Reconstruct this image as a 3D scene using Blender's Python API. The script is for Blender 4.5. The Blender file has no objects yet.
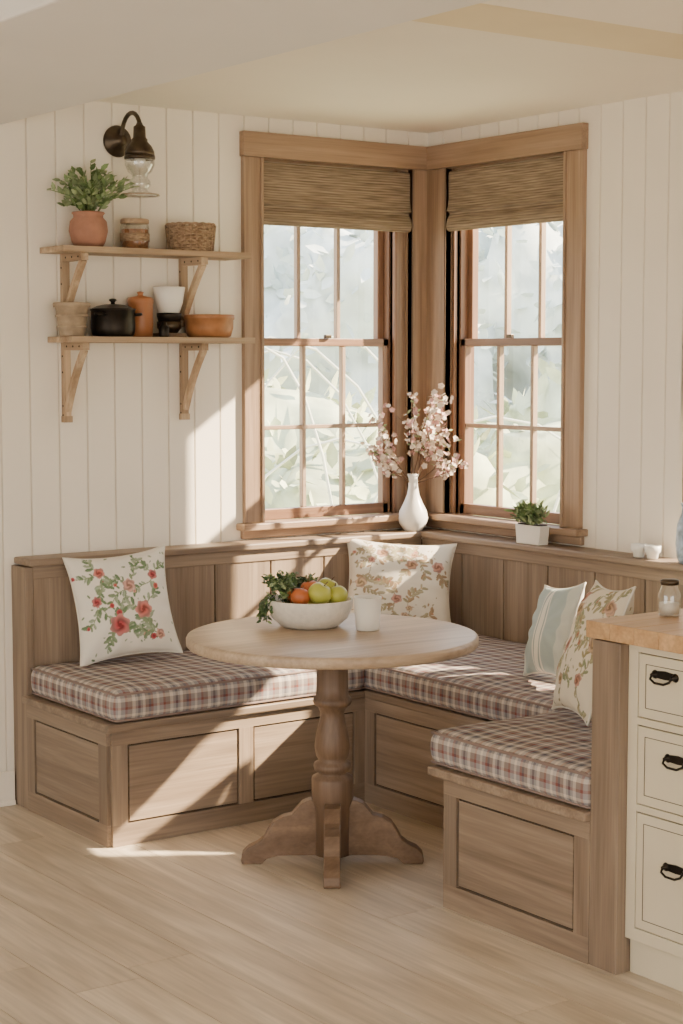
import bpy, bmesh, math, random
import numpy as np
from mathutils import Vector, Matrix, noise
random.seed(7)
rnd = random.random
def U(a,b): return a+(b-a)*rnd()

# ---------------------------------------------------------------- materials
def newmat(name):
    m=bpy.data.materials.new(name); m.use_nodes=True
    return m, m.node_tree, m.node_tree.nodes['Principled BSDF']
def N(nt,t,**kw):
    n=nt.nodes.new(t)
    for k,v in kw.items(): setattr(n,k,v)
    return n
def ramp(nt,stops,interp='LINEAR'):
    r=N(nt,'ShaderNodeValToRGB'); cr=r.color_ramp; cr.interpolation=interp
    while len(cr.elements)<len(stops): cr.elements.new(0.5)
    for e,(p,c) in zip(cr.elements,stops):
        e.position=p; e.color=(c[0],c[1],c[2],1)
    return r
def plain(name,col,rough=.5,metal=0,var=.08,scale=14,bump=.0,spec=.5,trans=0,ior=1.45):
    m,nt,b=newmat(name)
    tc=N(nt,'ShaderNodeTexCoord'); nz=N(nt,'ShaderNodeTexNoise'); nz.inputs['Scale'].default_value=scale; nz.inputs['Detail'].default_value=5
    nt.links.new(tc.outputs['Object'],nz.inputs['Vector'])
    r=ramp(nt,[(.3,[c*(1-var) for c in col]),(.7,[min(1,c*(1+var)) for c in col])])
    nt.links.new(nz.outputs['Fac'],r.inputs['Fac']); nt.links.new(r.outputs['Color'],b.inputs['Base Color'])
    b.inputs['Roughness'].default_value=rough; b.inputs['Metallic'].default_value=metal
    b.inputs['Specular IOR Level'].default_value=spec
    b.inputs['Transmission Weight'].default_value=trans; b.inputs['IOR'].default_value=ior
    if bump:
        bp=N(nt,'ShaderNodeBump'); bp.inputs['Strength'].default_value=bump; bp.inputs['Distance'].default_value=.01
        n2=N(nt,'ShaderNodeTexNoise'); n2.inputs['Scale'].default_value=scale*6; n2.inputs['Detail'].default_value=4
        nt.links.new(tc.outputs['Object'],n2.inputs['Vector'])
        nt.links.new(n2.outputs['Fac'],bp.inputs['Height']); nt.links.new(bp.outputs['Normal'],b.inputs['Normal'])
    return m
WOODS={ # dark, light, rough, across, var amt
 'bench':((.185,.130,.089),(.325,.243,.175),.5,16,.15),
 'window':((.255,.162,.10),(.39,.265,.178),.45,18,.08),
 'sash':((.18,.085,.045),(.29,.16,.092),.4,18,.08),
 'muntin':((.30,.20,.13),(.45,.32,.225),.45,18,.06),
 'tabletop':((.38,.275,.185),(.53,.41,.295),.42,12,.08),
 'pedestal':((.12,.071,.042),(.215,.137,.086),.45,16,.06),
 'shelf':((.30,.19,.11),(.60,.45,.30),.6,14,.15),
 'counter':((.45,.26,.12),(.62,.39,.20),.35,14,.22),
 'floor':((.46,.375,.28),(.70,.60,.475),.42,8,.08),
}
_w={}
def wood(kind,axis='X'):
    if (kind,axis) in _w: return _w[(kind,axis)]
    dk,lt,ro,ac,va=WOODS[kind]
    m,nt,b=newmat('wood_%s_%s'%(kind,axis))
    L=nt.links.new
    tc=N(nt,'ShaderNodeTexCoord'); at=N(nt,'ShaderNodeAttribute',attribute_name='Var')
    sc=N(nt,'ShaderNodeVectorMath',operation='SCALE'); sc.inputs['Scale'].default_value=9
    L(at.outputs['Color'],sc.inputs[0])
    ad=N(nt,'ShaderNodeVectorMath',operation='ADD'); L(tc.outputs['Object'],ad.inputs[0]); L(sc.outputs[0],ad.inputs[1])
    def mp(a,al):
        n=N(nt,'ShaderNodeMapping'); s=[a,a,a]; s['XYZ'.index(axis)]=al
        n.inputs['Scale'].default_value=s; L(ad.outputs[0],n.inputs['Vector']); return n
    m1=mp(ac,1.1); m2=mp(ac*8,3.5)
    n1=N(nt,'ShaderNodeTexNoise'); n1.inputs['Scale'].default_value=1; n1.inputs['Detail'].default_value=7; n1.inputs['Distortion'].default_value=1.0
    n2=N(nt,'ShaderNodeTexNoise'); n2.inputs['Scale'].default_value=1; n2.inputs['Detail'].default_value=3
    L(m1.outputs[0],n1.inputs['Vector']); L(m2.outputs[0],n2.inputs['Vector'])
    r=ramp(nt,[(.28,dk),(.5,[(a+c)/2 for a,c in zip(dk,lt)]),(.68,lt)]); L(n1.outputs['Fac'],r.inputs['Fac'])
    mr=N(nt,'ShaderNodeMapRange'); mr.inputs['From Min'].default_value=.3; mr.inputs['From Max'].default_value=.7
    mr.inputs['To Min'].default_value=.84; mr.inputs['To Max'].default_value=1.1; L(n2.outputs['Fac'],mr.inputs['Value'])
    mv=N(nt,'ShaderNodeMapRange'); mv.inputs['To Min'].default_value=1-va; mv.inputs['To Max'].default_value=1+va
    sp=N(nt,'ShaderNodeSeparateColor'); L(at.outputs['Color'],sp.inputs[0]); L(sp.outputs[0],mv.inputs['Value'])
    mu=N(nt,'ShaderNodeMath',operation='MULTIPLY'); L(mr.outputs[0],mu.inputs[0]); L(mv.outputs[0],mu.inputs[1])
    vm=N(nt,'ShaderNodeVectorMath',operation='SCALE'); L(r.outputs['Color'],vm.inputs[0]); L(mu.outputs[0],vm.inputs['Scale'])
    L(vm.outputs[0],b.inputs['Base Color']); b.inputs['Roughness'].default_value=ro
    bp=N(nt,'ShaderNodeBump'); bp.inputs['Strength'].default_value=.2; bp.inputs['Distance'].default_value=.003
    L(n2.outputs['Fac'],bp.inputs['Height']); L(bp.outputs['Normal'],b.inputs['Normal'])
    _w[(kind,axis)]=m; return m
def plaid():
    m,nt,b=newmat('plaid_fabric'); L=nt.links.new
    uv=N(nt,'ShaderNodeUVMap'); uv.uv_map='UVMap'; sp=N(nt,'ShaderNodeSeparateXYZ'); L(uv.outputs[0],sp.inputs[0])
    cr=(.62,.54,.46); rd=(.22,.085,.072); nv=(.075,.072,.095); gb=(.30,.28,.285); br=(.25,.20,.18)
    outs=[]
    for i in (0,1):
        d=N(nt,'ShaderNodeMath',operation='DIVIDE'); L(sp.outputs[i],d.inputs[0]); d.inputs[1].default_value=.15
        f=N(nt,'ShaderNodeMath',operation='FRACT'); L(d.outputs[0],f.inputs[0])
        r=ramp(nt,[(0,cr),(.06,gb),(.17,rd),(.23,br),(.35,cr),(.43,gb),(.50,nv),(.56,gb),(.62,cr),(.69,br),(.78,nv),(.84,rd),(.90,gb)],'CONSTANT')
        L(f.outputs[0],r.inputs['Fac']); outs.append(r)
    mx=N(nt,'ShaderNodeMix',data_type='RGBA'); mx.inputs['Factor'].default_value=.5
    L(outs[0].outputs['Color'],mx.inputs[6]); L(outs[1].outputs['Color'],mx.inputs[7])
    nz=N(nt,'ShaderNodeTexNoise'); nz.inputs['Scale'].default_value=260; L(uv.outputs[0],nz.inputs['Vector'])
    bp=N(nt,'ShaderNodeBump'); bp.inputs['Strength'].default_value=.3; bp.inputs['Distance'].default_value=.004
    L(nz.outputs['Fac'],bp.inputs['Height']); L(bp.outputs['Normal'],b.inputs['Normal'])
    L(mx.outputs[2],b.inputs['Base Color']); b.inputs['Roughness'].default_value=.9; b.inputs['Specular IOR Level'].default_value=.15
    return m
def colfabric():
    m,nt,b=newmat('printed_cotton'); L=nt.links.new
    at=N(nt,'ShaderNodeAttribute',attribute_name='Col'); L(at.outputs['Color'],b.inputs['Base Color'])
    tc=N(nt,'ShaderNodeTexCoord'); nz=N(nt,'ShaderNodeTexNoise'); nz.inputs['Scale'].default_value=300; L(tc.outputs['Object'],nz.inputs['Vector'])
    bp=N(nt,'ShaderNodeBump'); bp.inputs['Strength'].default_value=.2; bp.inputs['Distance'].default_value=.003
    L(nz.outputs['Fac'],bp.inputs['Height']); L(bp.outputs['Normal'],b.inputs['Normal'])
    b.inputs['Roughness'].default_value=.9; b.inputs['Specular IOR Level'].default_value=.15
    return m
def woven(name,c1,c2,zs,xs,rough=.8,bump=.6,slat=0):
    m,nt,b=newmat(name); L=nt.links.new
    tc=N(nt,'ShaderNodeTexCoord'); mp=N(nt,'ShaderNodeMapping'); mp.inputs['Scale'].default_value=(xs,xs,zs); L(tc.outputs['Object'],mp.inputs['Vector'])
    nz=N(nt,'ShaderNodeTexNoise'); nz.inputs['Scale'].default_value=1; nz.inputs['Detail'].default_value=3; L(mp.outputs[0],nz.inputs['Vector'])
    r=ramp(nt,[(.30,c1),(.70,c2)]); L(nz.outputs['Fac'],r.inputs['Fac']); col=r.outputs['Color']
    if slat:
        sp=N(nt,'ShaderNodeSeparateXYZ'); L(tc.outputs['Object'],sp.inputs[0])
        d=N(nt,'ShaderNodeMath',operation='MULTIPLY'); d.inputs[1].default_value=slat; L(sp.outputs[2],d.inputs[0])
        f=N(nt,'ShaderNodeMath',operation='PINGPONG'); f.inputs[1].default_value=.5; L(d.outputs[0],f.inputs[0])
        mr=N(nt,'ShaderNodeMapRange'); mr.inputs['From Max'].default_value=.25; mr.inputs['To Min'].default_value=.55; L(f.outputs[0],mr.inputs['Value'])
        v=N(nt,'ShaderNodeVectorMath',operation='SCALE'); L(col,v.inputs[0]); L(mr.outputs[0],v.inputs['Scale']); col=v.outputs[0]
    L(col,b.inputs['Base Color'])
    bp=N(nt,'ShaderNodeBump'); bp.inputs['Strength'].default_value=bump; bp.inputs['Distance'].default_value=.004
    L(nz.outputs['Fac'],bp.inputs['Height']); L(bp.outputs['Normal'],b.inputs['Normal']); b.inputs['Roughness'].default_value=rough
    return m
def glassmat(name,fac=.08,tint=(1,1,1)):
    m=bpy.data.materials.new(name); m.use_nodes=True; nt=m.node_tree; nt.nodes.clear()
    o=N(nt,'ShaderNodeOutputMaterial'); mx=N(nt,'ShaderNodeMixShader'); t=N(nt,'ShaderNodeBsdfTransparent'); g=N(nt,'ShaderNodeBsdfGlossy')
    t.inputs[0].default_value=(*tint,1); g.inputs['Roughness'].default_value=.04; mx.inputs[0].default_value=fac
    if fac>.1:
        lw=N(nt,'ShaderNodeLayerWeight'); lw.inputs[0].default_value=.25
        ml=N(nt,'ShaderNodeMath',operation='MULTIPLY_ADD'); ml.inputs[1].default_value=.6; ml.inputs[2].default_value=fac
        nt.links.new(lw.outputs['Facing'],ml.inputs[0]); nt.links.new(ml.outputs[0],mx.inputs[0])
    nt.links.new(t.outputs[0],mx.inputs[1]); nt.links.new(g.outputs[0],mx.inputs[2]); nt.links.new(mx.outputs[0],o.inputs[0]); return m

M_wall=plain('painted_beadboard',(.85,.785,.68),.55,var=.02,scale=3)
M_ceil=plain('ceiling_paint',(.87,.81,.70),.7,var=.02,scale=2)
M_beam=plain('beam_paint',(.76,.735,.70),.7,var=.02,scale=2)
M_tanbeam=plain('tan_beam_paint',(.80,.68,.46),.7,var=.04,scale=3)
M_cab=plain('cream_cabinet_paint',(.65,.585,.44),.45,var=.03,scale=5)
M_dark=plain('dark_line',(.05,.038,.028),.7)
M_gap=plain('floor_seam',(.20,.15,.10),.8)
M_iron=plain('aged_iron',(.025,.02,.016),.42,.8,var=.3,scale=30)
M_bronze=plain('aged_bronze',(.08,.06,.042),.38,.85,var=.3,scale=30)
M_white=plain('white_ceramic',(.80,.77,.71),.3,var=.03)
M_stone=plain('speckled_stoneware',(.72,.67,.59),.5,var=.08,scale=60,bump=.1)
M_terra=plain('terracotta',(.36,.175,.115),.8,var=.15,scale=20,bump=.2)
M_copper=plain('orange_enamel',(.38,.15,.06),.35,var=.15,scale=10)
M_orbowl=plain('amber_glazed_clay',(.36,.155,.06),.4,var=.25,scale=18)
M_bucket=plain('weathered_wood_pot',(.36,.275,.19),.8,var=.25,scale=25,bump=.3)
M_leaf=plain('leaf_green',(.14,.215,.075),.5,var=.35,scale=25)
M_leaf2=plain('sage_leaf',(.28,.35,.18),.55,var=.3,scale=25)
M_parsley=plain('dark_herb',(.07,.12,.045),.5,var=.4,scale=40)
M_apple=plain('green_apple',(.43,.43,.07),.3,var=.15,scale=12)
M_tomato=plain('orange_tomato',(.52,.14,.045),.3,var=.2,scale=10)
M_stem=plain('twig',(.14,.08,.05),.8)
M_soil=plain('soil',(.05,.035,.025),.95)
M_bloss=plain('blossom_pink',(.58,.33,.30),.6,var=.25,scale=30)
M_bloss2=plain('blossom_cream',(.76,.64,.53),.6,var=.15,scale=30)
M_coffee=plain('coffee',(.10,.05,.03),.25)
M_spice=plain('spice',(.34,.13,.05),.8,var=.5,scale=90)
M_blind=woven('woven_wood_shade',(.155,.108,.068),(.35,.265,.185),160,8,slat=95)
M_basket=woven('wicker',(.17,.10,.055),(.46,.32,.20),150,60)
M_glass=glassmat('window_glass',.04)
M_jar=glassmat('clear_glass',.16,(.95,.96,.95))
M_plaid=plaid(); M_cot=colfabric()
M_pipe=plain('cushion_piping',(.25,.18,.155),.9)
M_grass=plain('garden_grass',(.50,.52,.34),.9,var=.3,scale=.8)
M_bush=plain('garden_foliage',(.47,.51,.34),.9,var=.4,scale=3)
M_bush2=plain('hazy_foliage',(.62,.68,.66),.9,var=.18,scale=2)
M_cane=plain('pale_cane',(.64,.65,.55),.9)
M_blue=plain('blue_white_porcelain',(.34,.42,.52),.3,var=.6,scale=28)

# ---------------------------------------------------------------- mesh builder
class B:
    def __init__(s):
        s.bm=bmesh.new(); s.cl=s.bm.loops.layers.float_color.new('Var'); s.mats=[]
    def mi(s,m):
        if m not in s.mats: s.mats.append(m)
        return s.mats.index(m)
    def face(s,vs,mat,var=.5,smooth=False):
        try: f=s.bm.faces.new(vs)
        except ValueError: return None
        f.material_index=s.mi(mat); f.smooth=smooth
        for l in f.loops: l[s.cl]=(var,var*.7,1-var,1)
        return f
    def v(s,p): return s.bm.verts.new(p)
    def box(s,a,b,mat,var=None):
        if var is None: var=rnd()
        x0,x1=sorted((a[0],b[0])); y0,y1=sorted((a[1],b[1])); z0,z1=sorted((a[2],b[2]))
        V=[s.v(p) for p in ((x0,y0,z0),(x1,y0,z0),(x1,y1,z0),(x0,y1,z0),(x0,y0,z1),(x1,y0,z1),(x1,y1,z1),(x0,y1,z1))]
        for q in ((0,3,2,1),(4,5,6,7),(0,1,5,4),(1,2,6,5),(2,3,7,6),(3,0,4,7)): s.face([V[i] for i in q],mat,var)
    def prism(s,poly,mat,f0,f1,var=None):
        if var is None: var=rnd()
        a=[s.v(f0(*p)) for p in poly]; b=[s.v(f1(*p)) for p in poly]; n=len(poly)
        s.face(a[::-1],mat,var); s.face(b,mat,var)
        for i in range(n): s.face([a[i],a[(i+1)%n],b[(i+1)%n],b[i]],mat,var)
    def lathe(s,prof,mat,M=Matrix(),seg=40,var=.5,smooth=True):
        rings=[]
        for r,z in prof:
            if r<1e-5: rings.append([s.v(M@Vector((0,0,z)))])
            else: rings.append([s.v(M@Vector((r*math.cos(2*math.pi*i/seg),r*math.sin(2*math.pi*i/seg),z))) for i in range(seg)])
        for a,b in zip(rings,rings[1:]):
            for i in range(seg):
                j=(i+1)%seg
                if len(a)==1 and len(b)==1: continue
                if len(a)==1: s.face([a[0],b[i],b[j]],mat,var,smooth)
                elif len(b)==1: s.face([a[i],a[j],b[0]],mat,var,smooth)
                else: s.face([a[i],a[j],b[j],b[i]],mat,var,smooth)
        return rings
    def tube(s,pts,rad,mat,seg=8,closed=False,var=.5):
        pts=[Vector(p) for p in pts]; n=len(pts)
        if not isinstance(rad,(list,tuple)): rad=[rad]*n
        rings=[]; prev=None
        for i,p in enumerate(pts):
            if closed: t=pts[(i+1)%n]-pts[i-1]
            else: t=pts[min(i+1,n-1)]-pts[max(i-1,0)]
            t.normalize()
            if prev is None:
                u=t.orthogonal().normalized()
            else:
                u=(prev-t*prev.dot(t)); u=u.normalized() if u.length>1e-6 else t.orthogonal().normalized()
            prev=u; w=t.cross(u)
            rings.append([s.v(p+(u*math.cos(2*math.pi*k/seg)+w*math.sin(2*math.pi*k/seg))*rad[i]) for k in range(seg)])
        m=n if closed else n-1
        for i in range(m):
            a=rings[i]; b=rings[(i+1)%n]
            for k in range(seg): s.face([a[k],a[(k+1)%seg],b[(k+1)%seg],b[k]],mat,var,True)
        if not closed:
            s.face(rings[0][::-1],mat,var); s.face(rings[-1],mat,var)
    def leaf(s,p,d,L,W,mat,up=None,curl=.15):
        p=Vector(p); d=Vector(d).normalized()
        up=Vector(up) if up else Vector((U(-1,1),U(-1,1),U(.2,1)))
        side=d.cross(up)
        if side.length<1e-4: side=d.orthogonal()
        side.normalize(); nn=side.cross(d)
        a=s.v(p); m=s.v(p+d*L*.45-nn*L*curl*.5); t=s.v(p+d*L-nn*L*curl)
        l1=s.v(p+d*L*.25+side*W*.42); l2=s.v(p+d*L*.6+side*W*.45-nn*L*curl*.4)
        r1=s.v(p+d*L*.25-side*W*.42); r2=s.v(p+d*L*.6-side*W*.45-nn*L*curl*.4)
        v=rnd()
        for q in ([a,l1,m],[l1,l2,m],[l2,t,m],[a,m,r1],[r1,m,r2],[r2,m,t]): s.face(q,mat,v,True)
    def sphere(s,c,r,mat,M=None,seg=16,jit=0,sq=(1,1,1)):
        c=Vector(c); rings=[]; n=seg//2
        for j in range(n+1):
            th=math.pi*j/n; row=[]
            for i in range(seg):
                ph=2*math.pi*i/seg
                d=Vector((math.sin(th)*math.cos(ph),math.sin(th)*math.sin(ph),math.cos(th)))
                k=r*(1+jit*noise.noise(d*2.3+c*5))
                row.append(d*k)
            rings.append(row)
        V=[[s.v(c+Vector((q.x*sq[0],q.y*sq[1],q.z*sq[2]))) for q in row] for row in rings]
        for j in range(n):
            for i in range(seg): s.face([V[j][i],V[j+1][i],V[j+1][(i+1)%seg],V[j][(i+1)%seg]],mat,.5,True)
    def obj(s,name,bevel=0,parent=None,seg=2,weld=False):
        if weld: bmesh.ops.remove_doubles(s.bm,verts=s.bm.verts,dist=1e-5)
        bmesh.ops.recalc_face_normals(s.bm,faces=s.bm.faces)
        uvl=s.bm.loops.layers.uv.new('UVMap')
        for f in s.bm.faces:
            n=f.normal; k=max(range(3),key=lambda i:abs(n[i]))
            ij=((1,2),(0,2),(0,1))[k]
            for l in f.loops: c=l.vert.co; l[uvl].uv=(c[ij[0]],c[ij[1]])
        me=bpy.data.meshes.new(name); s.bm.to_mesh(me); s.bm.free()
        for m in s.mats: me.materials.append(m)
        o=bpy.data.objects.new(name,me); bpy.context.scene.collection.objects.link(o)
        if bevel:
            md=o.modifiers.new('bev','BEVEL'); md.width=bevel; md.segments=seg; md.limit_method='ANGLE'; md.angle_limit=math.radians(40)
        if parent: o.parent=parent; o.matrix_parent_inverse=parent.matrix_world.inverted()
        return o
def empty(name,loc):
    e=bpy.data.objects.new(name,None); e.location=loc; e.empty_display_size=.1
    bpy.context.scene.collection.objects.link(e); bpy.context.view_layer.update(); return e

mapL=lambda s,d,z:(-s,d,z)
mapR=lambda s,d,z:(d,-s,z)
def bx(b,mf,s0,s1,d0,d1,z0,z1,mat,var=None): b.box(mf(s0,d0,z0),mf(s1,d1,z1),mat,var)

# ---------------------------------------------------------------- room shell
CZ=2.62; WT=.11
SOL,SCL,CWL=.868,.112,.092
SOR,SCR,CWR=.885,.160,.104
def panel_wall(name,mf,s1,ops,z1=CZ,w=.118):
    b=B(); bp=set([0,s1]); k=0
    while k*w<s1:
        for e in (-.004,0,.004):
            q=k*w+e
            if 0<q<s1: bp.add(round(q,5))
        k+=1
    for o in ops: bp.add(o[0]); bp.add(o[1])
    bp=sorted(bp)
    def dep(s):
        f=s%w; f=min(f,w-f)
        return -.003-.009*min(1,f/.004)
    for a,c in zip(bp,bp[1:]):
        if c-a<1e-6: continue
        mid=(a+c)/2; ivs=[(0,z1)]
        for o in ops:
            if o[0]<mid<o[1]:
                ivs=[(0,o[2]),(o[3],z1)]
        for z0_,z1_ in ivs:
            b.face([b.v(mf(a,dep(a),z0_)),b.v(mf(c,dep(c),z0_)),b.v(mf(c,dep(c),z1_)),b.v(mf(a,dep(a),z1_))],M_wall)
    edges=sorted([0-WT]+[x for o in ops for x in o[:2]]+[s1])
    for a,c in zip(edges,edges[1:]):
        mid=(a+c)/2; hit=[o for o in ops if o[0]<mid<o[1]]
        if hit:
            o=hit[0]; bx(b,mf,a,c,0,WT,-.1,o[2],M_wall); bx(b,mf,a,c,0,WT,o[3],z1+.2,M_wall)
        else: bx(b,mf,a,c,0,WT,-.1,z1+.2,M_wall)
    return b.obj(name)
panel_wall('wall_north',mapL,6.6,[(SCL-.01,SOL+.018,.975,2.48)])
panel_wall('wall_east',mapR,8.2,[(SCR-.01,SOR+.018,.975,2.48),(1.495,2.2,.935,2.2)])
b=B()
for a,c in (((-6.75,-8.2,0),(-6.6,-4.8,CZ)),((-6.75,-1.5,0),(-6.6,0,CZ)),((-6.75,-4.8,0),(-6.6,-1.5,.3)),((-6.75,-4.8,2.3),(-6.6,-1.5,CZ))): b.box(a,c,M_wall)
b.obj('wall_west')
b=B()
for a,c in (((-6.6,-8.35,0),(-5.8,-8.2,CZ)),((-1.3,-8.35,0),(0,-8.2,CZ)),((-5.8,-8.35,2.35),(-1.3,-8.2,CZ)),((-5.8,-8.35,0),(-1.3,-8.2,.4))): b.box(a,c,M_wall)
b.obj('wall_south')
b=B(); b.box((-6.75,-8.35,CZ),(WT,WT,CZ+.2),M_ceil); b.obj('ceiling')
b=B(); b.box((-2.82,-8.2,2.505),(-1.98,-.012,CZ+.05),M_beam); b.obj('ceiling_beam',.008)
b=B(); b.box((-1.98,-2.62,2.56),(-.012,-2.18,CZ+.05),M_tanbeam); b.obj('ceiling_beam',.008)
b=B(); b.box((-1.98,-2.95,2.52),(-.012,-2.621,CZ+.05),M_ceil); b.obj('ceiling_beam',.008)
b=B(); x=-6.6; w=.205
while x<-.0:
    y=-8.2-U(0,2)
    x2=min(x+w,0)
    while y<0:
        L=U(1.6,2.6); y2=min(y+L,0)
        if y2>-8.2: b.box((x+.0014,max(y,-8.2)+.001,-.03),(x2-.0014,y2-.001,0),wood('floor','Y'))
        y=y+L
    x+=w
b.box((-6.6,-8.2,-.08),(0,0,-.0035),M_gap)
b.obj('floor')
b=B(); b.box((-6.6,-.03,0),(-1.982,-.0125,.13),M_wall); b.box((-6.6,-.036,.0),(-1.982,-.0125,.02),M_wall); b.obj('baseboard_north',.004)

# ---------------------------------------------------------------- windows
def window(name,mf,ax,so,sc,cw):
    root=empty(name,mf(.5,0,1.0)); W=lambda k,a:wood(k,a)
    b=B(); z0,z1=1.0,2.46
    bx(b,mf,so,so+cw,-.034,-.001,z0,z1,W('window','Z'))
    bx(b,mf,so,so+.014,-.040,-.034,z0,z1,W('window','Z'))
    bx(b,mf,.0,sc,-.034,-.001,z0,z1,W('window','Z'))
    bx(b,mf,sc-.010,sc,-.034,.012,z0,z1,W('window','Z'))
    bx(b,mf,sc-.0095,.18,.012,WT,z0,z1,W('window','Z'))
    bx(b,mf,.0,so+cw+.006,-.046,-.001,z1,2.558,W('window',ax))
    b.obj('casing',.003,root)
    b=B()
    bx(b,mf,.03,so+cw+.03,-.075,.03,.972,1.0,W('window',ax)); bx(b,mf,.03,so+cw+.01,-.03,-.001,.935,.972,W('window',ax))
    b.obj('sill',.005,root)
    b=B()
    bx(b,mf,.165,.18,.0,WT,.975,2.48,W('sash','Z')); bx(b,mf,so,so+.016,.0,WT,.975,2.48,W('sash','Z'))
    bx(b,mf,sc-.008,so+.016,.0,WT,2.45,2.48,W('window',ax)); bx(b,mf,sc-.008,so+.016,.03,WT+.02,.96,.985,W('window',ax))
    bx(b,mf,.18,.190,.028,.105,1.0,2.45,W('sash','Z')); bx(b,mf,so-.010,so,.028,.105,1.0,2.45,W('sash','Z'))
    b.obj('jamb',.0015,root)
    def sash(nm,d0,d1,za,zb,rows,br,tr):
        b=B(); sa,sb=.190,so-.010; st=.030
        bx(b,mf,sa,sa+st,d0,d1,za,zb,W('sash','Z')); bx(b,mf,sb-st,sb,d0,d1,za,zb,W('sash','Z'))
        bx(b,mf,sa,sb,d0,d1,za,za+br,W('sash',ax)); bx(b,mf,sa,sb,d0,d1,zb-tr,zb,W('sash',ax))
        ia,ib=sa+st,sb-st
        for k in (1,2):
            c=ia+(ib-ia)*k/3; bx(b,mf,c-.009,c+.009,d0+.004,d1-.004,za+br,zb-tr,W('muntin','Z'))
        for k in range(1,rows):
            c=za+br+(zb-tr-za-br)*k/rows; bx(b,mf,ia,ib,d0+.006,d1-.006,c-.009,c+.009,W('muntin',ax))
        b.obj(nm,.0025,root)
        b=B(); dm=(d0+d1)/2
        b.face([b.v(mf(ia,dm,za+br)),b.v(mf(ib,dm,za+br)),b.v(mf(ib,dm,zb-tr)),b.v(mf(ia,dm,zb-tr))],M_glass)
        b.obj(nm+'_glass',0,root)
    sash('lower_sash',.028,.062,1.0,1.745,2,.045,.032)
    sash('upper_sash',.066,.10,1.712,2.45,1,.033,.04)
    b=B(); bx(b,mf,.50,.53,.012,.03,1.745,1.76,M_bronze); b.obj('sash_lock',.002,root)
def window_shade(mf,s0,s1,zlow,dd=.035,top=2.445):
    prof=[(-.024,top),(-.052,top),(-.056,top-.02),(-.054,zlow+.135),(-.060,zlow+.100),(-.066,zlow+.086),(-.050,zlow+.080),(-.048,zlow+.072),(-.062,zlow+.05),(-.068,zlow+.025),(-.062,zlow+.006),(-.05,zlow),(-.03,zlow+.005),(-.026,zlow+.04),(-.024,zlow+.13)]
    prof=[(d+dd,z) for d,z in prof]
    b=B(); b.prism(prof,M_blind,lambda d,z:mf(s0,d,z),lambda d,z:mf(s1,d,z))
    return b.obj('woven_roman_shade',.002)
window('window_1',mapL,'X',SOL,SCL,CWL); window('window_2',mapR,'Y',SOR,SCR,CWR)
window_shade(mapL,SCL+.001,SOL-.001,2.195); window_shade(mapR,SCR+.001,SOR-.001,2.195)
r3=empty('window_3',(0,-1.9,1.0)); b=B()
for q in ((2.198,2.26,-.03,.02,.965,2.24),(1.497,1.503,.0,.1,.94,2.2),(2.19,2.2,.0,.1,.94,2.2),(1.497,2.2,.0,.1,.936,.942)): bx(b,mapR,*q,wood('window','Z'))
b.obj('casing',.003,r3)
window_shade(mapR,1.505,2.188,1.46,.07,2.195)  # unseen shade, added to trim the incoming sun to a low band

# ---------------------------------------------------------------- banquette
WB=lambda a:wood('bench',a)
bench=empty('built_in_corner_bench',(-.9,-.8,0))
XL=-1.965; YF=-.745; XR=-.885; Y3=-1.915; X3=-1.445; YB=-2.545; YE=-2.65
ZS=.40; CAP=.93
M_groove=plain('bench_groove',(.055,.034,.02),.8)
b=B()
b.box((XL,-.13,0),(-.13,YF,ZS),WB('X')); b.box((XR,YF+.01,0),(-.13,Y3+.02,ZS),WB('Y')); b.box((X3,Y3,0),(-.13,YB,ZS),WB('X'))
b.obj('base',.003,bench)
def faceframe(b,plane,fixed,a0,a1,divs,z0=0,z1=ZS,st=.06,top=.05,bot=.075,t=.014):
    def q(a,c,z_0,z_1,axis):
        if plane=='y': b.box((a,fixed,z_0),(c,fixed-t,z_1),WB(axis))
        else: b.box((fixed,a,z_0),(fixed-t,c,z_1),WB(axis))
    ax='X' if plane=='y' else 'Y'
    q(a0,a1,z0,z0+bot,ax); q(a0,a1,z1-top,z1,ax)
    q(a0,a0+st,z0+bot,z1-top,'Z'); q(a1-st,a1,z0+bot,z1-top,'Z')
    for d in divs: q(d-st/2,d+st/2,z0+bot,z1-top,'Z')
    xs=[a0+st]+[v for d in divs for v in (d-st/2,d+st/2)]+[a1-st]
    for i in range(0,len(xs),2):
        a,c=xs[i],xs[i+1]
        if plane=='y':
            b.box((a,fixed,z0+bot),(c,fixed-.001,z1-top),M_groove); b.box((a+.007,fixed,z0+bot+.007),(c-.007,fixed-.010,z1-top-.007),WB(ax))
        else:
            b.box((fixed,a,z0+bot),(fixed-.001,c,z1-top),M_groove); b.box((fixed,a+.007,z0+bot+.007),(fixed-.010,c-.007,z1-top-.007),WB(ax))
b=B()
faceframe(b,'y',YF,XL,XR,[(XL+XR)/2])
faceframe(b,'x',XL,YF,-.13,[])
faceframe(b,'x',XR,Y3,YF-.014,[(Y3+YF)/2])
faceframe(b,'x',X3,YB,Y3,[])
b.obj('face_frames',.0025,bench)
b=B()
b.box((XL-.028,-.12,ZS),(XR+.0,YF-.035,ZS+.028),WB('X')); b.box((XR-.03,-.12,ZS),(-.12,Y3+.06,ZS+.0285),WB('Y'))
b.box((X3-.035,Y3+.055,ZS),(-.12,YB,ZS+.028),WB('X'))
b.obj('seat_boards',.005,bench)
b=B(); zb=ZS+.028
b.box((XL-.012,-.013,0),(XL+.02,-.13,CAP-.03),WB('Z'))
x=XL+.02; pw=.262
while x<-.13:
    x2=min(x+pw,-.125); b.box((x+.003,-.10,zb),(x2-.003,-.122,CAP-.070),WB('Z')); x=x2
b.box((XL+.02,-.06,zb),(-.1,-.108,CAP-.04),M_groove)
y=-.125
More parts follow.
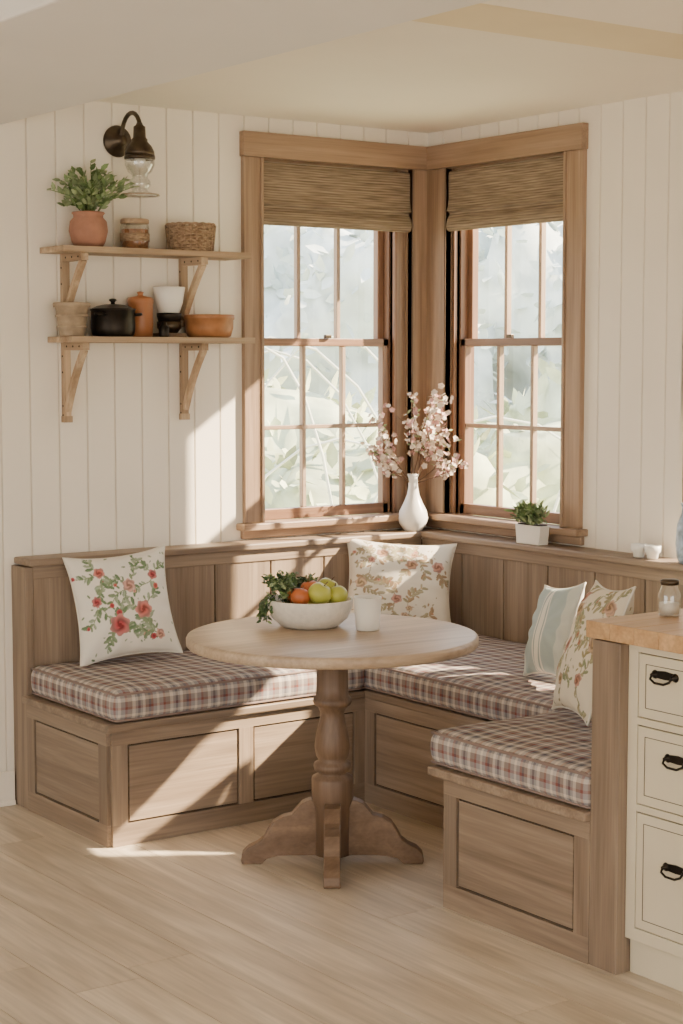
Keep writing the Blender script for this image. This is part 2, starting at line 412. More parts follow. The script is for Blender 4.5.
while y>YB:
    y2=max(y-pw,YB); b.box((-.10,y-.003,zb),(-.122,y2+.003,CAP-.070),WB('Z')); y=y2
b.box((-.06,-.1,zb),(-.108,YB,CAP-.04),M_groove)
b.box((XL+.02,-.06,CAP-.075),(-.13,-.128,CAP-.026),WB('X')); b.box((-.06,-.128,CAP-.075),(-.128,YB,CAP-.026),WB('Y'))
b.box((X3-.012,YB,0),(-.02,YE,.905),WB('Z'))
b.obj('back_panels',.003,bench)
b=B()
b.box((XL-.002,-.013,CAP-.026),(-.013,-.15,CAP),WB('X')); b.box((-.013,-.15,CAP-.026),(-.15,YB+.04,CAP),WB('Y'))
b.obj('cap_ledge',.006,bench)

# ---------------------------------------------------------------- cushions
def cushion(x0,x1,y0,y1,z0,z1,nm='plaid_seat_cushion'):
    b=B(); r=.028
    lo=Vector((min(x0,x1),min(y0,y1),z0)); hi=Vector((max(x0,x1),max(y0,y1),z1))
    def grid(axis,val):
        ij=[i for i in range(3) if i!=axis]
        def pts(i):
            n=max(6,int((hi[i]-lo[i])/.045)); base=[lo[i]+(hi[i]-lo[i])*k/n for k in range(n+1)]
            ex=[lo[i]+r*f for f in (.15,.4,.7,1)]+[hi[i]-r*f for f in (.15,.4,.7,1)]
            return sorted(set([round(q,5) for q in base+ex]))
        A=pts(ij[0]);C=pts(ij[1]); V={}
        for a in A:
            for c in C:
                p=[0,0,0]; p[axis]=val; p[ij[0]]=a; p[ij[1]]=c; p=Vector(p)
                q=Vector([min(max(p[k],lo[k]+r),hi[k]-r) for k in range(3)])
                d=p-q
                if d.length>1e-9: p=q+d.normalized()*r
                e=min(p.x-lo.x,hi.x-p.x,p.y-lo.y,hi.y-p.y)
                k=(p.z-lo.z)/(hi.z-lo.z)
                p.z+=k*(.012*min(1,max(0,e)/.12)+.006*noise.noise(Vector((p.x*5,p.y*5,0))))
                if e<.04:
                    bul=.006*math.sin(math.pi*k)+.004*noise.noise(p*9)
                    if p.x-lo.x<.03: p.x-=bul
                    if hi.x-p.x<.03: p.x+=bul
                    if p.y-lo.y<.03: p.y-=bul
                    if hi.y-p.y<.03: p.y+=bul
                V[(a,c)]=b.v(p)
        for a,a2 in zip(A,A[1:]):
            for c,c2 in zip(C,C[1:]): b.face([V[(a,c)],V[(a2,c)],V[(a2,c2)],V[(a,c2)]],M_plaid,.5,True)
    for ax in range(3): grid(ax,lo[ax]); grid(ax,hi[ax])
    for zz in (z1-.008,z0+.008):
        i=.004; P=[]
        c=[(lo.x,lo.y),(hi.x,lo.y),(hi.x,hi.y),(lo.x,hi.y)]
        for k in range(4):
            a=Vector(c[k]);d=Vector(c[(k+1)%4]); n=24
            for q in range(n):
                p=a.lerp(d,q/n); p.x=min(max(p.x,lo.x+i),hi.x-i); p.y=min(max(p.y,lo.y+i),hi.y-i)
                P.append((p.x,p.y,zz))
        b.tube(P,.0045,M_pipe,6,True)
    return b.obj(nm,weld=True)
ZC=ZS+.0295
cushion(XL+.005,XR-.022,YF-.03,-.128,ZC,ZC+.105)
cushion(XR-.018,-.128,Y3+.075,-.128,ZC,ZC+.105)
cushion(X3-.015,-.128,Y3+.065,YB+.004,ZC,ZC+.105)
ZT=ZC+.118

# ---------------------------------------------------------------- pillows
def floral(n,seed,bg,flow,leafc,spots,nl,stemc=(.2,.26,.12)):
    R=random.Random(seed)
    g=np.linspace(0,1,n); X,Y=np.meshgrid(g,g,indexing='ij'); C=np.ones((n,n,3))*np.array(bg)
    def seg(p,q,w,c):
        d=np.array(q)-np.array(p); L=(d**2).sum()+1e-9
        t=np.clip(((X-p[0])*d[0]+(Y-p[1])*d[1])/L,0,1); D=np.hypot(X-p[0]-t*d[0],Y-p[1]-t*d[1]); C[D<w]=c
    def ell(cx,cy,a,bb,th,c):
        u=(X-cx)*math.cos(th)+(Y-cy)*math.sin(th); v=-(X-cx)*math.sin(th)+(Y-cy)*math.cos(th)
        m=(u/a)**2+(v/bb)**2<1; C[m]=c; m2=m&(v<0); C[m2]=np.array(c)*.82
    for (x,y,r) in spots:
        for s in range(3):
            a=R.uniform(0,6.28); px,py=x,y
            for k in range(8):
                qx,qy=px+.035*math.cos(a),py+.035*math.sin(a); seg((px,py),(qx,qy),.004,stemc)
                if k>0:
                    for sg in (-1,1):
                        if R.random()<.75:
                            th=a+sg*.8; L=R.uniform(.02,.042); ell(qx+L*math.cos(th),qy+L*math.sin(th),L,L*.45,th,R.choice(leafc))
                px,py=qx,qy; a+=R.uniform(-.45,.45)
            if R.random()<.7:
                c=np.array(R.choice(flow)); D=np.hypot(X-px,Y-py); C[D<r*.32]=np.clip(c*1.15,0,.9); C[D<r*.16]=c*.7
    for i in range(nl):
        th=R.uniform(0,6.28); L=R.uniform(.010,.024); ell(R.random(),R.random(),L,L*.45,th,R.choice(leafc))
    for i,(px,py,r) in enumerate(spots):
        c=np.array(flow[i%len(flow)]); npet=R.choice([5,6]); ph=R.uniform(0,6)
        D=np.hypot(X-px,Y-py); T=np.arctan2(Y-py,X-px)
        m=D<r*(.9+.1*np.cos(npet*T+ph))
        sw=np.sin(D/r*9+T*2+ph+.8*np.sin(T*3))
        sh=.8+.35*sw; lite=np.clip((D/r-.30),0,1)
        col=c[None,None,:]*sh[...,None]; col=col*(1-lite[...,None]*.6)+np.array([.74,.52,.46])*lite[...,None]*.6
        C[m]=np.clip(col,0.02,.85)[m]; C[D<r*.18]=c*.5
    return C
def stripes(n,bg,cols):
    g=np.linspace(0,1,n); X,Y=np.meshgrid(g,g,indexing='ij'); C=np.ones((n,n,3))*np.array(bg)
    for a,c,col in cols: C[(X>a)&(X<c)]=col
    return C
def pillow(name,size,th,loc,yaw,tilt,roll,C,pipe,aspect=1.0,sd=0):
    n=C.shape[0]; W=size/2; H=size*aspect/2
    def outline(u,v):
        ru=1-.09*(1-v*v)*abs(u)**2+.03*(abs(u*v))**6; rv=1-.09*(1-u*u)*abs(v)**2+.03*(abs(u*v))**6
        return u*W*ru, v*H*rv
    vs=[];cols=[];fs=[]
    for side in (-1,1):
        off=len(vs)
        for i in range(n):
            for j in range(n):
                u=2*i/(n-1)-1; v=2*j/(n-1)-1
                x,z=outline(u,v)
                k=((1-abs(u)**2.4)*(1-abs(v)**2.4))
                t=th/2*max(0,k)**.5
                t+= .014*noise.noise(Vector((x*7+sd,z*7,side*3)))*min(1,k*3)
                rr=math.atan2(z,x); t+=.006*math.sin(rr*13+sd)*min(1,k*4)*(1-k)
                vs.append((x,side*t,z))
                c=C[i,j] if side<0 else C[n-1-i,j]
                cols.append((*c,1))
        for i in range(n-1):
            for j in range(n-1):
                q=[off+i*n+j,off+(i+1)*n+j,off+(i+1)*n+j+1,off+i*n+j+1]
                fs.append(q if side<0 else q[::-1])
    me=bpy.data.meshes.new(name); me.from_pydata(vs,[],fs)
    ca=me.color_attributes.new('Col','FLOAT_COLOR','POINT'); ca.data.foreach_set('color',[x for c in cols for x in c])
    me.polygons.foreach_set('use_smooth',[True]*len(me.polygons)); me.materials.append(M_cot); me.materials.append(pipe)
    o=bpy.data.objects.new(name,me); bpy.context.scene.collection.objects.link(o)
    b=B(); P=[]
    for k in range(4):
        for q in range(24):
            s=-1+2*q/24
            u,v={0:(s,-1),1:(1,s),2:(-s,1),3:(-1,-s)}[k]
            x,z=outline(u,v); P.append((x,0,z))
    b.tube(P,.004,pipe,6,True)
    o2=b.obj('piping'); o2.parent=o
    M=Matrix.Translation(Vector(loc))@Matrix.Rotation(yaw,4,'Z')@Matrix.Rotation(-tilt,4,'X')@Matrix.Rotation(roll,4,'Y')@Matrix.Translation((0,0,H))
    o.matrix_world=M
    zmin=min((M@Vector(v)).z for v in vs); o.location.z+=loc[2]-zmin
    return o
rad=math.radians
n=170
white=(.78,.74,.665)
Mpw=plain('pillow_piping_white',(.72,.68,.60),.9)
G1=[(.17,.25,.14),(.24,.31,.19),(.36,.42,.30)]
C1=floral(n,3,white,[(.44,.08,.085),(.50,.13,.11),(.56,.30,.24),(.43,.08,.09)],G1,[(.40,.30,.11),(.66,.42,.09),(.55,.66,.07),(.20,.54,.055),(.82,.74,.055),(.28,.82,.06),(.80,.17,.055)],36,(.24,.30,.17))
pillow('floral_throw_pillow',.375,.14,(-1.655,-.34,ZT-.006),rad(-16),rad(17),rad(-5),C1,Mpw,1.06,1)
RR=random.Random(5)
G2=[(.38,.34,.22),(.46,.41,.28),(.42,.30,.19)]
sp=[(RR.uniform(.1,.9),RR.uniform(.1,.9),RR.uniform(.035,.07)) for _ in range(9)]
C2=floral(n,8,(.77,.715,.61),[(.48,.28,.17),(.50,.25,.19),(.58,.43,.27)],G2,sp,50,(.40,.33,.22))
pillow('floral_throw_pillow',.445,.15,(-.44,-.36,ZT-.006),rad(-34),rad(22),rad(4),C2,Mpw,.84,2)
C3=stripes(n,(.42,.495,.49),[(.0,.12,(.60,.62,.57)),(.40,.60,(.76,.74,.66)),(.43,.45,(.34,.41,.41)),(.55,.57,(.34,.41,.41)),(.88,1.01,(.60,.62,.57))])
pillow('striped_throw_pillow',.31,.11,(-.70,-1.52,ZT-.006),rad(-110),rad(18),rad(-9),C3,Mpw,1.05,3)
sp=[(RR.uniform(.08,.92),RR.uniform(.08,.92),RR.uniform(.05,.085)) for _ in range(10)]
C4=floral(n,21,(.72,.65,.52),[(.38,.18,.12),(.46,.29,.18),(.40,.28,.15)],[(.28,.30,.18),(.34,.29,.16),(.40,.36,.22)],sp,60,(.32,.27,.16))
pillow('floral_throw_pillow',.41,.13,(-1.06,-2.04,ZT-.006),rad(-120),rad(20),rad(-5),C4,Mpw,1.03,4)

# ---------------------------------------------------------------- table
TX,TY=-1.457,-1.333; TZ=.765
table=empty('round_pedestal_table',(TX,TY,0)); T=Matrix.Translation((TX,TY,0))
b=B(); R=.478
b.lathe([(0,TZ),(R-.012,TZ),(R-.004,TZ-.003),(R,TZ-.010),(R,TZ-.030),(R-.006,TZ-.036),(R-.02,TZ-.038),(0,TZ-.038)],wood('tabletop','X'),T,96)
b.obj('tabletop',0,table)
b=B()
b.lathe([(0,TZ-.0385),(.13,TZ-.0385),(.13,TZ-.05),(.085,TZ-.058),(.06,TZ-.075),(.052,TZ-.10),(.052,.60),(.054,.56),(.062,.552),(.064,.54),(.060,.53),(.047,.522),(.038,.50),(.043,.475),(.054,.43),(.059,.39),(.054,.36),(.045,.345),(.060,.336),(.063,.325),(.060,.312),(.048,.306),(.048,.30),(.067,.29),(.069,.28),(.069,.21),(.062,.19),(.06,.03),(0,.03)],wood('pedestal','Z'),T,40)
b.obj('turned_column',0,table)
b=B()
foot=[(.0,.215),(.075,.215),(.10,.205),(.118,.185),(.135,.165),(.165,.158),(.195,.140),(.215,.110),(.228,.085),(.25,.068),(.278,.055),(.298,.035),(.302,.012),(.298,0),(.235,0),(.215,.018),(.18,.028),(.14,.03),(.0,.03)]
for k in range(4):
    an=rad(-35.8)+k*math.pi/2; Mk=T@Matrix.Rotation(an,4,'Z')
    b.prism(foot,wood('pedestal','X'),lambda r,z:Mk@Vector((r,-.027,z)),lambda r,z:Mk@Vector((r,.027,z)))
b.obj('scrolled_feet',.004,table)

# bowl with fruit
BX,BY=-1.43,-1.165; z=TZ+.001
bowl=empty('fruit_bowl',(BX,BY,z)); b=B(); T=Matrix.Translation((BX,BY,z))
b.lathe([(0,0),(.088,0),(.10,.006),(.128,.03),(.141,.062),(.146,.092),(.143,.095),(.139,.092),(.134,.062),(.118,.03),(.09,.016),(0,.014)],M_stone,T,56)
b.obj('bowl',0,bowl)
def apple(b,c,r,mat):
    pr=[]
    for k in range(17):
        th=math.pi*k/16; rr=math.sin(th)*r*(1+.06*math.cos(th)); zz=-math.cos(th)*r*.92
        if k>12: zz-= (k-12)**2*.0007*r/.038*1.1
        pr.append((max(rr,0),zz))
    pr[0]=(0,pr[0][1]); pr[-1]=(0,pr[-1][1])
    M=Matrix.Translation(c)@Matrix.Rotation(U(-.4,.4),4,'X')@Matrix.Rotation(U(-.4,.4),4,'Y')
    b.lathe(pr,mat,M,20); b.tube([M@Vector((0,0,r*.6)),M@Vector((.002,0,r*.95)),M@Vector((.006,0,r*1.15))],.0018,M_stem,5)
rx,ry=.811,-.585; fx,fy=.585,.811
b=B()
for (r_,f_,dz,r,m) in ((.035,-.05,.118,.040,M_apple),(.092,-.02,.108,.036,M_apple),(.06,.035,.125,.038,M_apple),(.0,.03,.120,.036,M_tomato),(-.03,-.05,.106,.033,M_tomato),(-.05,-.01,.105,.03,M_tomato),(.01,.0,.06,.036,M_apple),(.06,.0,.055,.036,M_apple),(-.045,.0,.055,.036,M_apple)):
    apple(b,Vector((BX+r_*rx+f_*fx,BY+r_*ry+f_*fy,z+dz)),r,m)
b.obj('apples_and_tomatoes',0,bowl)
b=B()
def loc(r_,f_,h): return Vector((BX+r_*rx+f_*fx,BY+r_*ry+f_*fy,z+h))
for i in range(84):
    p0=loc(U(-.08,-.03),U(-.05,.07),.06)
    if i%3==0: p1=loc(U(-.10,.05),U(.04,.11),U(.12,.17))
    else: p1=loc(U(-.155,-.06),U(-.08,.09),U(.10,.165))
    mid=(p0+p1)/2+Vector((0,0,.03)); b.tube([p0,mid,p1],.0013,M_parsley,4)
    for k in range(9):
        q=p1.lerp(mid,U(0,.8))+Vector((U(-.012,.012),U(-.012,.012),U(-.008,.012)))
        b.leaf(q,(U(-1,1),U(-1,1),U(-.3,1)),U(.014,.026),U(.008,.015),random.choice([M_parsley,M_parsley,M_leaf,M_leaf2]))
for i in range(16):
    t=U(-.6,.5); p0=loc(-.135*math.cos(t),-.135*math.sin(t)-.02,.1); p1=p0+Vector((-rx*U(.01,.04),-ry*.03,-U(.03,.085)))
    b.tube([p0,(p0+p1)/2+Vector((-rx*.015,-ry*.015,.015)),p1],.0013,M_parsley,4)
    for k in range(7): b.leaf(p0.lerp(p1,U(.1,1)),(U(-1,1),U(-1,1),U(-1,.4)),U(.014,.024),.010,random.choice([M_parsley,M_leaf]))
b.obj('leafy_greens',0,bowl)
b=B(); T=Matrix.Translation((-1.322,-1.345,z))
b.lathe([(0,0),(.036,0),(.039,.004),(.043,.06),(.0455,.104),(.0475,.108),(.046,.111),(.043,.108),(.041,.085),(.041,.084)],M_white,T,40)
b.lathe([(.0425,.100),(0,.100)],M_coffee,T,40)
b.obj('coffee_cup')

# ---------------------------------------------------------------- shelves
def bracket(b,x,zt,h,dep=.185):
    m=wood('shelf','Z')
    b.box((x-.015,-.013,zt-h),(x+.015,-.034,zt),m); b.box((x-.015,-.034,zt-.028),(x+.015,-dep,zt),wood('shelf','Y'))
    pts=[]; n=8
    a=Vector((-.032,zt-h+.03)); c=Vector((-dep+.012,zt-.026)); ctrl=Vector((-.09,zt-.12))
    up=[];dn=[]
    for k in range(n+1):
        t=k/n; p=a*(1-t)**2+ctrl*2*t*(1-t)+c*t*t; d=(a*-(1-t)+ctrl*(1-2*t)+c*t).normalized(); nn=Vector((-d.y,d.x))
        up.append(p+nn*.010); dn.append(p-nn*.010)
    poly=[tuple(p) for p in up+dn[::-1]]
    b.prism(poly,m,lambda y,z_:(x-.012,y,z_),lambda y,z_:(x+.012,y,z_))
    b.box((x-.018,-.013,zt-h-.012),(x+.018,-.038,zt-h+.012),m)
    for zz in (zt-.05,zt-.11,zt-h+.05,zt-h+.015): b.sphere((x-.014,-.024,zz),.0045,M_iron,seg=8)
    for yy in (-.06,-.11,-.16): b.sphere((x-.014,yy,zt-.014),.0045,M_iron,seg=8)
for zt,h,x0,x1 in ((2.047,.25,-1.842,-1.035),(1.720,.285,-1.815,-1.02)):
    b=B(); b.box((x0,-.013,zt),(x1,-.205,zt+.022),wood('shelf','X'))
    for x in (-1.745,-1.235): bracket(b,x,zt,h)
    b.obj('bracketed_wall_shelf',.003)
ZA=2.0695; ZB=1.7425
e=empty('potted_plant',(-1.69,-.11,ZA)); T=Matrix.Translation((-1.69,-.11,ZA)); b=B()
b.lathe([(0,0),(.050,0),(.062,.02),(.072,.06),(.068,.095),(.055,.11),(.055,.118),(.062,.126),(.058,.130),(.05,.126),(.048,.11),(0,.11)],M_terra,T,40); b.obj('pot',0,e)
b=B()
for i in range(48):
    a=U(0,6.28); r=U(.02,.18)*(1 if math.sin(a)<.0 else .6); h=U(.03,.21)*(1-.3*r/.15)
    p0=Vector((-1.69+U(-.02,.02),-.11+U(-.02,.02),ZA+.11)); p1=Vector((-1.69+r*math.cos(a),max(-.24,min(-.03,-.11+r*math.sin(a)*.8)),ZA+.12+h))
    mid=p0.lerp(p1,.5)+Vector((0,0,.03)); b.tube([p0,mid,p1],.0016,M_leaf,5)
    for k in range(9):
        t=.25+.75*k/8; q=p0.lerp(mid,t*2) if t<.5 else mid.lerp(p1,t*2-1)
        d=Vector((math.cos(a),math.sin(a)*.6,.5))+Vector((U(-1,1),U(-1,1)*.7,U(-.3,.8)))
        b.leaf(q,d,U(.026,.042),U(.014,.022),random.choice([M_leaf,M_leaf2,M_leaf2]))
b.obj('foliage',0,e)
e=empty('spice_jar',(-1.49,-.10,ZA)); T=Matrix.Translation((-1.49,-.10,ZA)); b=B()
b.lathe([(0,.003),(.049,.003),(.050,.075),(.0,.076)],M_spice,T,32); b.obj('contents',0,e)
b=B(); b.lathe([(0,0),(.050,0),(.054,.005),(.054,.085),(.05,.095),(.05,.1)],M_jar,T,32); b.obj('glass',0,e)
b=B(); b.lathe([(.0,.096),(.052,.096),(.054,.099),(.054,.110),(.05,.114),(0,.114)],wood('shelf','X'),T,32)
b.lathe([(.0545,.03),(.056,.03),(.056,.06),(.0545,.06)],M_basket,T,32); b.obj('lid',0,e)
b=B(); T=Matrix.Translation((-1.255,-.115,ZA))
for k in range(9):
    zz=.006+k*.0118; rr=.080+.0012*k
    b.tube([T@Vector((rr*math.cos(a*math.pi/18),rr*math.sin(a*math.pi/18),zz+.0012*(1 if (a+k)%2 else -1))) for a in range(36)],.0066,M_basket,6,True)
b.lathe([(0,.001),(.08,.001)],M_basket,T,36)
for a in range(24):
    q=a*math.pi/12; b.tube([T@Vector((.086*math.cos(q),.086*math.sin(q),.004)),T@Vector((.096*math.cos(q),.096*math.sin(q),.10))],.003,M_basket,5)
b.obj('wicker_basket')
b=B(); T=Matrix.Translation((-1.765,-.115,ZB))
b.lathe([(0,0),(.044,0),(.047,.003),(.062,.105),(.068,.108),(.069,.122),(.064,.124),(.060,.12),(.057,.1),(0,.1)],M_bucket,T,36)
for zz in (.03,.07): b.lathe([(.0465+.013*zz/.1,zz),(.0525+.013*zz/.1,zz+.002),(.0525+.013*zz/.1,zz+.008),(.048+.013*zz/.1,zz+.01)],M_bucket,T,36)
b.obj('wooden_planter_pot')
e=empty('cast_iron_pot',(-1.60,-.125,ZB)); T=Matrix.Translation((-1.60,-.125,ZB)); b=B()
b.lathe([(0,0),(.070,0),(.079,.008),(.082,.03),(.082,.095),(.086,.098),(.086,.103),(.08,.104),(.06,.114),(.03,.120),(.0,.122)],M_iron,T,40)
b.lathe([(0,.12),(.008,.122),(.007,.128),(.015,.134),(.013,.140),(0,.142)],M_iron,T,20)
for s in (-1,1):
    b.tube([T@Vector((0+s*.06,-.055,.08)),T@Vector((s*.082,-.06,.083)),T@Vector((s*.095,-.045,.084)),T@Vector((s*.09,-.03,.083)),T@Vector((s*.075,-.025,.08))],.0055,M_iron,8)
b.obj('pot_body',0,e)
b=B(); T=Matrix.Translation((-1.452,-.07,ZB))
b.lathe([(0,0),(.042,0),(.046,.005),(.048,.05),(.048,.125),(.050,.130),(.050,.142),(.045,.150),(.012,.156),(.010,.162),(.014,.17),(0,.174)],M_copper,T,36)
b.obj('orange_enamel_jug')
b=B(); T=Matrix.Translation((-1.335,-.085,ZB))
b.box((-1.385,-.14,ZB),(-1.29,-.03,ZB+.016),wood('pedestal','X')); b.lathe([(0,.016),(.03,.016),(.046,.035),(.048,.06),(.045,.06),(.04,.04),(0,.024)],M_bronze,T,32)
b.lathe([(0,.03),(.03,.05),(.042,.06),(.048,.082),(.048,.092),(.044,.092),(0,.06)],M_iron,T,32)
b.lathe([(0,.09),(.035,.09),(.04,.094),(.052,.13),(.062,.19),(.060,.192),(.055,.186),(.046,.135),(0,.1)],M_white,T,36)
b.obj('stacked_bowls')
b=B(); T=Matrix.Translation((-1.405,-.165,ZB))
b.lathe([(0,0),(.018,0),(.02,.004),(.02,.035),(.012,.045),(.011,.055),(0,.056)],M_iron,T,20); b.obj('small_bottle')
b=B(); T=Matrix.Translation((-1.172,-.11,ZB))
b.lathe([(0,0),(.075,0),(.085,.006),(.094,.035),(.095,.068),(.099,.071),(.099,.086),(.095,.088),(.088,.082),(.086,.04),(.07,.015),(0,.012)],M_orbowl,T,40); b.obj('amber_clay_bowl')

# ---------------------------------------------------------------- wall sconce
SX=-1.515
e=empty('wall_sconce',(SX,-.013,2.48)); b=B()
My=Matrix.Translation((SX,-.013,2.478))@Matrix.Rotation(math.pi/2,4,'X')
b.lathe([(0,0),(.058,0),(.060,.006),(.056,.014),(.045,.018),(.040,.026),(.022,.034),(.018,.05),(0,.052)],M_bronze,My,36)
P=[]
for k in range(15):
    t=k/14; a=math.pi*(1.15*t); P.append(Vector((SX,-.05-.075*(1-math.cos(a))*.97,2.478+.085*math.sin(a)+.02*t)))
b.tube(P,.0085,M_bronze,12)
ax,ay=SX,P[-1].y; T=Matrix.Translation((ax,ay,0))
b.sphere((ax,ay,2.50),.014,M_bronze,seg=12)
b.lathe([(0,2.53),(.010,2.53),(.014,2.52),(.022,2.515),(.024,2.475),(.030,2.468),(.030,2.46),(.044,2.445),(.054,2.425),(.056,2.41),(.052,2.41),(.0,2.44)],M_bronze,T,32)
b.obj('bracket_and_socket',0,e)
b=B(); b.lathe([(.050,2.412),(.055,2.40),(.055,2.375),(.045,2.35),(.030,2.338),(.028,2.328),(.038,2.318),(.040,2.30),(.03,2.285),(.028,2.278),(.07,2.266),(.072,2.26),(.0,2.258)],M_jar,T,40)
b.obj('glass_shade',0,e)
b=B(); b.lathe([(.048,2.409),(.057,2.409),(.058,2.400),(.056,2.394),(.05,2.394)],M_bronze,T,32); b.lathe([(.067,2.263),(.073,2.263),(.0735,2.266),(.070,2.268),(.067,2.267)],M_bucket,T,32); b.obj('rings',0,e)
b=B(); b.sphere((ax,ay,2.39),.02,M_white,seg=14,sq=(1,1,1.3)); b.obj('bulb',0,e)

# ---------------------------------------------------------------- vase with blossom
VX,VY=-.155,-.10
e=empty('blossom_vase',(VX,VY,CAP)); b=B(); T=Matrix.Translation((VX,VY,CAP+.0005))
b.lathe([(0,0),(.036,0),(.040,.004),(.058,.03),(.064,.055),(.058,.085),(.040,.12),(.026,.155),(.020,.19),(.020,.225),(.026,.242),(.023,.243),(.017,.225),(.016,.19),(0,.18)],M_white,T,40); b.obj('vase',0,e)
b=B()
def flower(b,p,r,m):
    nn=Vector((U(-1,.4),U(-1,.3),U(-.5,1))).normalized(); u=nn.orthogonal().normalized(); w=nn.cross(u)
    for k in range(5):
        a=k*1.2566; d=u*math.cos(a)+w*math.sin(a); b.leaf(p,d+nn*.35,r,r*.9,m,up=nn,curl=.1)
def branch(b,p,d,L,r,depth):
    pts=[p.copy()]; dd=d.normalized()
    for k in range(5):
        dd=(dd+Vector((U(-.22,.22),U(-.22,.22),U(-.10,.12)))).normalized(); q=pts[-1]+dd*L/5
        q.x=min(q.x,-.06); q.y=min(q.y,-.06); pts.append(q)
    b.tube(pts,[r*(1-.6*k/5) for k in range(6)],M_stem,5)
    for k in range(1 if not depth else 3,6):
        for j in range(1 if depth else 2):
            if rnd()<(.3 if depth else .6): flower(b,pts[k]+Vector((U(-.012,.012),U(-.012,.012),U(-.012,.012))),U(.010,.017),random.choice([M_bloss,M_bloss2,M_bloss2]))
        if rnd()<.3: b.leaf(pts[k],(U(-1,1),U(-1,1),U(0,1)),U(.02,.03),.010,M_leaf2)
    if depth:
        for k in range(2,6):
            for j in range(2):
                branch(b,pts[k],(pts[k]-pts[k-1]).normalized()+Vector((U(-1,1),U(-1,1),U(-.4,.7)))*.9,L*U(.28,.5),r*.5,depth-1)
side=Vector((.811,-.585,0))
for s,up,L in ((-1.0,.62,.22),(-.7,1,.26),(-.3,1.3,.30),(.05,1.3,.31),(.4,1.2,.31),(.8,.9,.29),(1.0,.6,.27),(-.95,.35,.18),(1,.4,.23),(.6,.7,.22)):
    branch(b,Vector((VX,VY,CAP+.2)),side*s+Vector((U(-.25,0),U(-.25,0),up)),L,.0028,1)
b.obj('blossom_branches',0,e)

PY=-.80
e=empty('succulent_planter',(-.085,PY,CAP)); b=B()
b.prism([(-.066,0),(.066,0),(.074,.075),(-.074,.075)],M_white,lambda y,z_:(-.130,PY+y,CAP+.0005+z_),lambda y,z_:(-.080,PY+y,CAP+.0005+z_)); b.box((-.124,PY-.068,CAP+.0755),(-.086,PY+.068,CAP+.080),M_soil)
b.obj('planter_box',.006,e)
b=B()
for i in range(70):
    c=Vector((-.105+U(-.02,.02),PY+U(-.065,.065),CAP+.078)); a=U(0,6.28); ti=U(.2,1)
    for k in range(5): b.leaf(c+Vector((-.01*k*rnd(),0,U(0,.06))),(math.cos(a+k*1.6)*ti-.45,math.sin(a+k*1.6)*ti,U(.2,1.2)),U(.025,.05),U(.010,.017),random.choice([M_leaf,M_leaf2]))
b.obj('succulents',0,e)

for y_ in (-1.385,-1.455):
    b=B(); T=Matrix.Translation((-.105,y_,CAP+.0005))
    b.lathe([(0,0),(.016,0),(.02,.004),(.022,.02),(.029,.026),(.031,.05),(.028,.05),(.025,.03),(0,.028)],M_white,T,28); b.obj('tealight_holder')
b=B(); T=Matrix.Translation((-.095,-1.625,CAP+.0005))
b.lathe([(0,0),(.035,0),(.045,.02),(.05,.07),(.045,.14),(.03,.18),(.028,.20),(.034,.215),(.028,.216),(.022,.2),(0,.18)],M_blue,T,36); b.obj('blue_porcelain_vase')

# ---------------------------------------------------------------- kitchen cabinet
cab=empty('drawer_cabinet',(-1.0,-3.2,0)); CX=-1.425; b=B()
b.box((CX+.02,YE-.001,.1),(-.02,-4.3,.908),M_cab)
b.box((CX+.02,YE-.001,.0),(CX+.06,-4.3,.1),M_cab)
zr=[(.10,.135),(.455,.475),(.69,.71),(.885,.908)]
for z0_,z1_ in zr: b.box((CX,YE-.001,z0_),(CX+.02,-4.3,z1_),M_cab)
for y_ in (YE-.001,-3.12,-3.6,-4.265): b.box((CX-.0003,y_,.10),(CX+.02,y_-.035,.908),M_cab)
b.obj('carcass',.002,cab)
b=B()
def bail(b,y,z):
    k=.8
    for s in (-1,1):
        Mk=Matrix.Translation((CX-.001,y+s*.045*k,z))@Matrix.Rotation(-math.pi/2,4,'Y')
        b.lathe([(0,0),(.012,0),(.010,.004),(.005,.007),(.004,.016),(0,.018)],M_iron,Mk,16)
    b.tube([(CX-.014,y-.045*k,z),(CX-.022,y-.042*k,z-.010),(CX-.024,y-.02*k,z-.018),(CX-.024,y+.02*k,z-.018),(CX-.022,y+.042*k,z-.010),(CX-.014,y+.045*k,z)],.0034,M_iron,8)
    b.prism([(-.055*k,.0),(-.04*k,.010),(0,.013),(.04*k,.010),(.055*k,0),(.04*k,-.008),(0,-.010),(-.04*k,-.008)],M_iron,lambda a,c:(CX-.001,y+a,z+c),lambda a,c:(CX-.004,y+a,z+c))
for ya,yb in ((YE-.036,-3.12),(-3.155,-3.6),(-3.635,-4.265)):
    for z0_,z1_ in ((.135,.455),(.475,.69),(.71,.885)):
        b.box((CX+.008,ya,z0_),(CX+.02,yb,z1_),M_dark)
        b.box((CX+.0005,ya-.003,z0_+.003),(CX+.02,yb+.003,z1_-.003),M_cab)
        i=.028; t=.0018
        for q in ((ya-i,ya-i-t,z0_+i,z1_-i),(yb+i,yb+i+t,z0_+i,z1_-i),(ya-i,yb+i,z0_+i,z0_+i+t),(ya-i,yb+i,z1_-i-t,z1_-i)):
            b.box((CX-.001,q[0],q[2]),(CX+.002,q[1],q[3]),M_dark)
b.obj('drawer_fronts',.001,cab)
b=B()
for zz,yy in ((.835,-2.785),(.62,-2.835),(.33,-2.835),(.80,-3.4),(.60,-3.4),(.33,-3.4)): bail(b,yy,zz)
b.obj('bail_pulls',0,cab)
b=B(); y=YB+.02
while y>-4.35:
    b.box((X3-.018,y,.909),(-.16,max(y-.09,-4.35)+.0006,.955),wood('counter','X')); y-=.09
b.obj('butcher_block_countertop',.002)
JX,JY=-1.22,-2.60
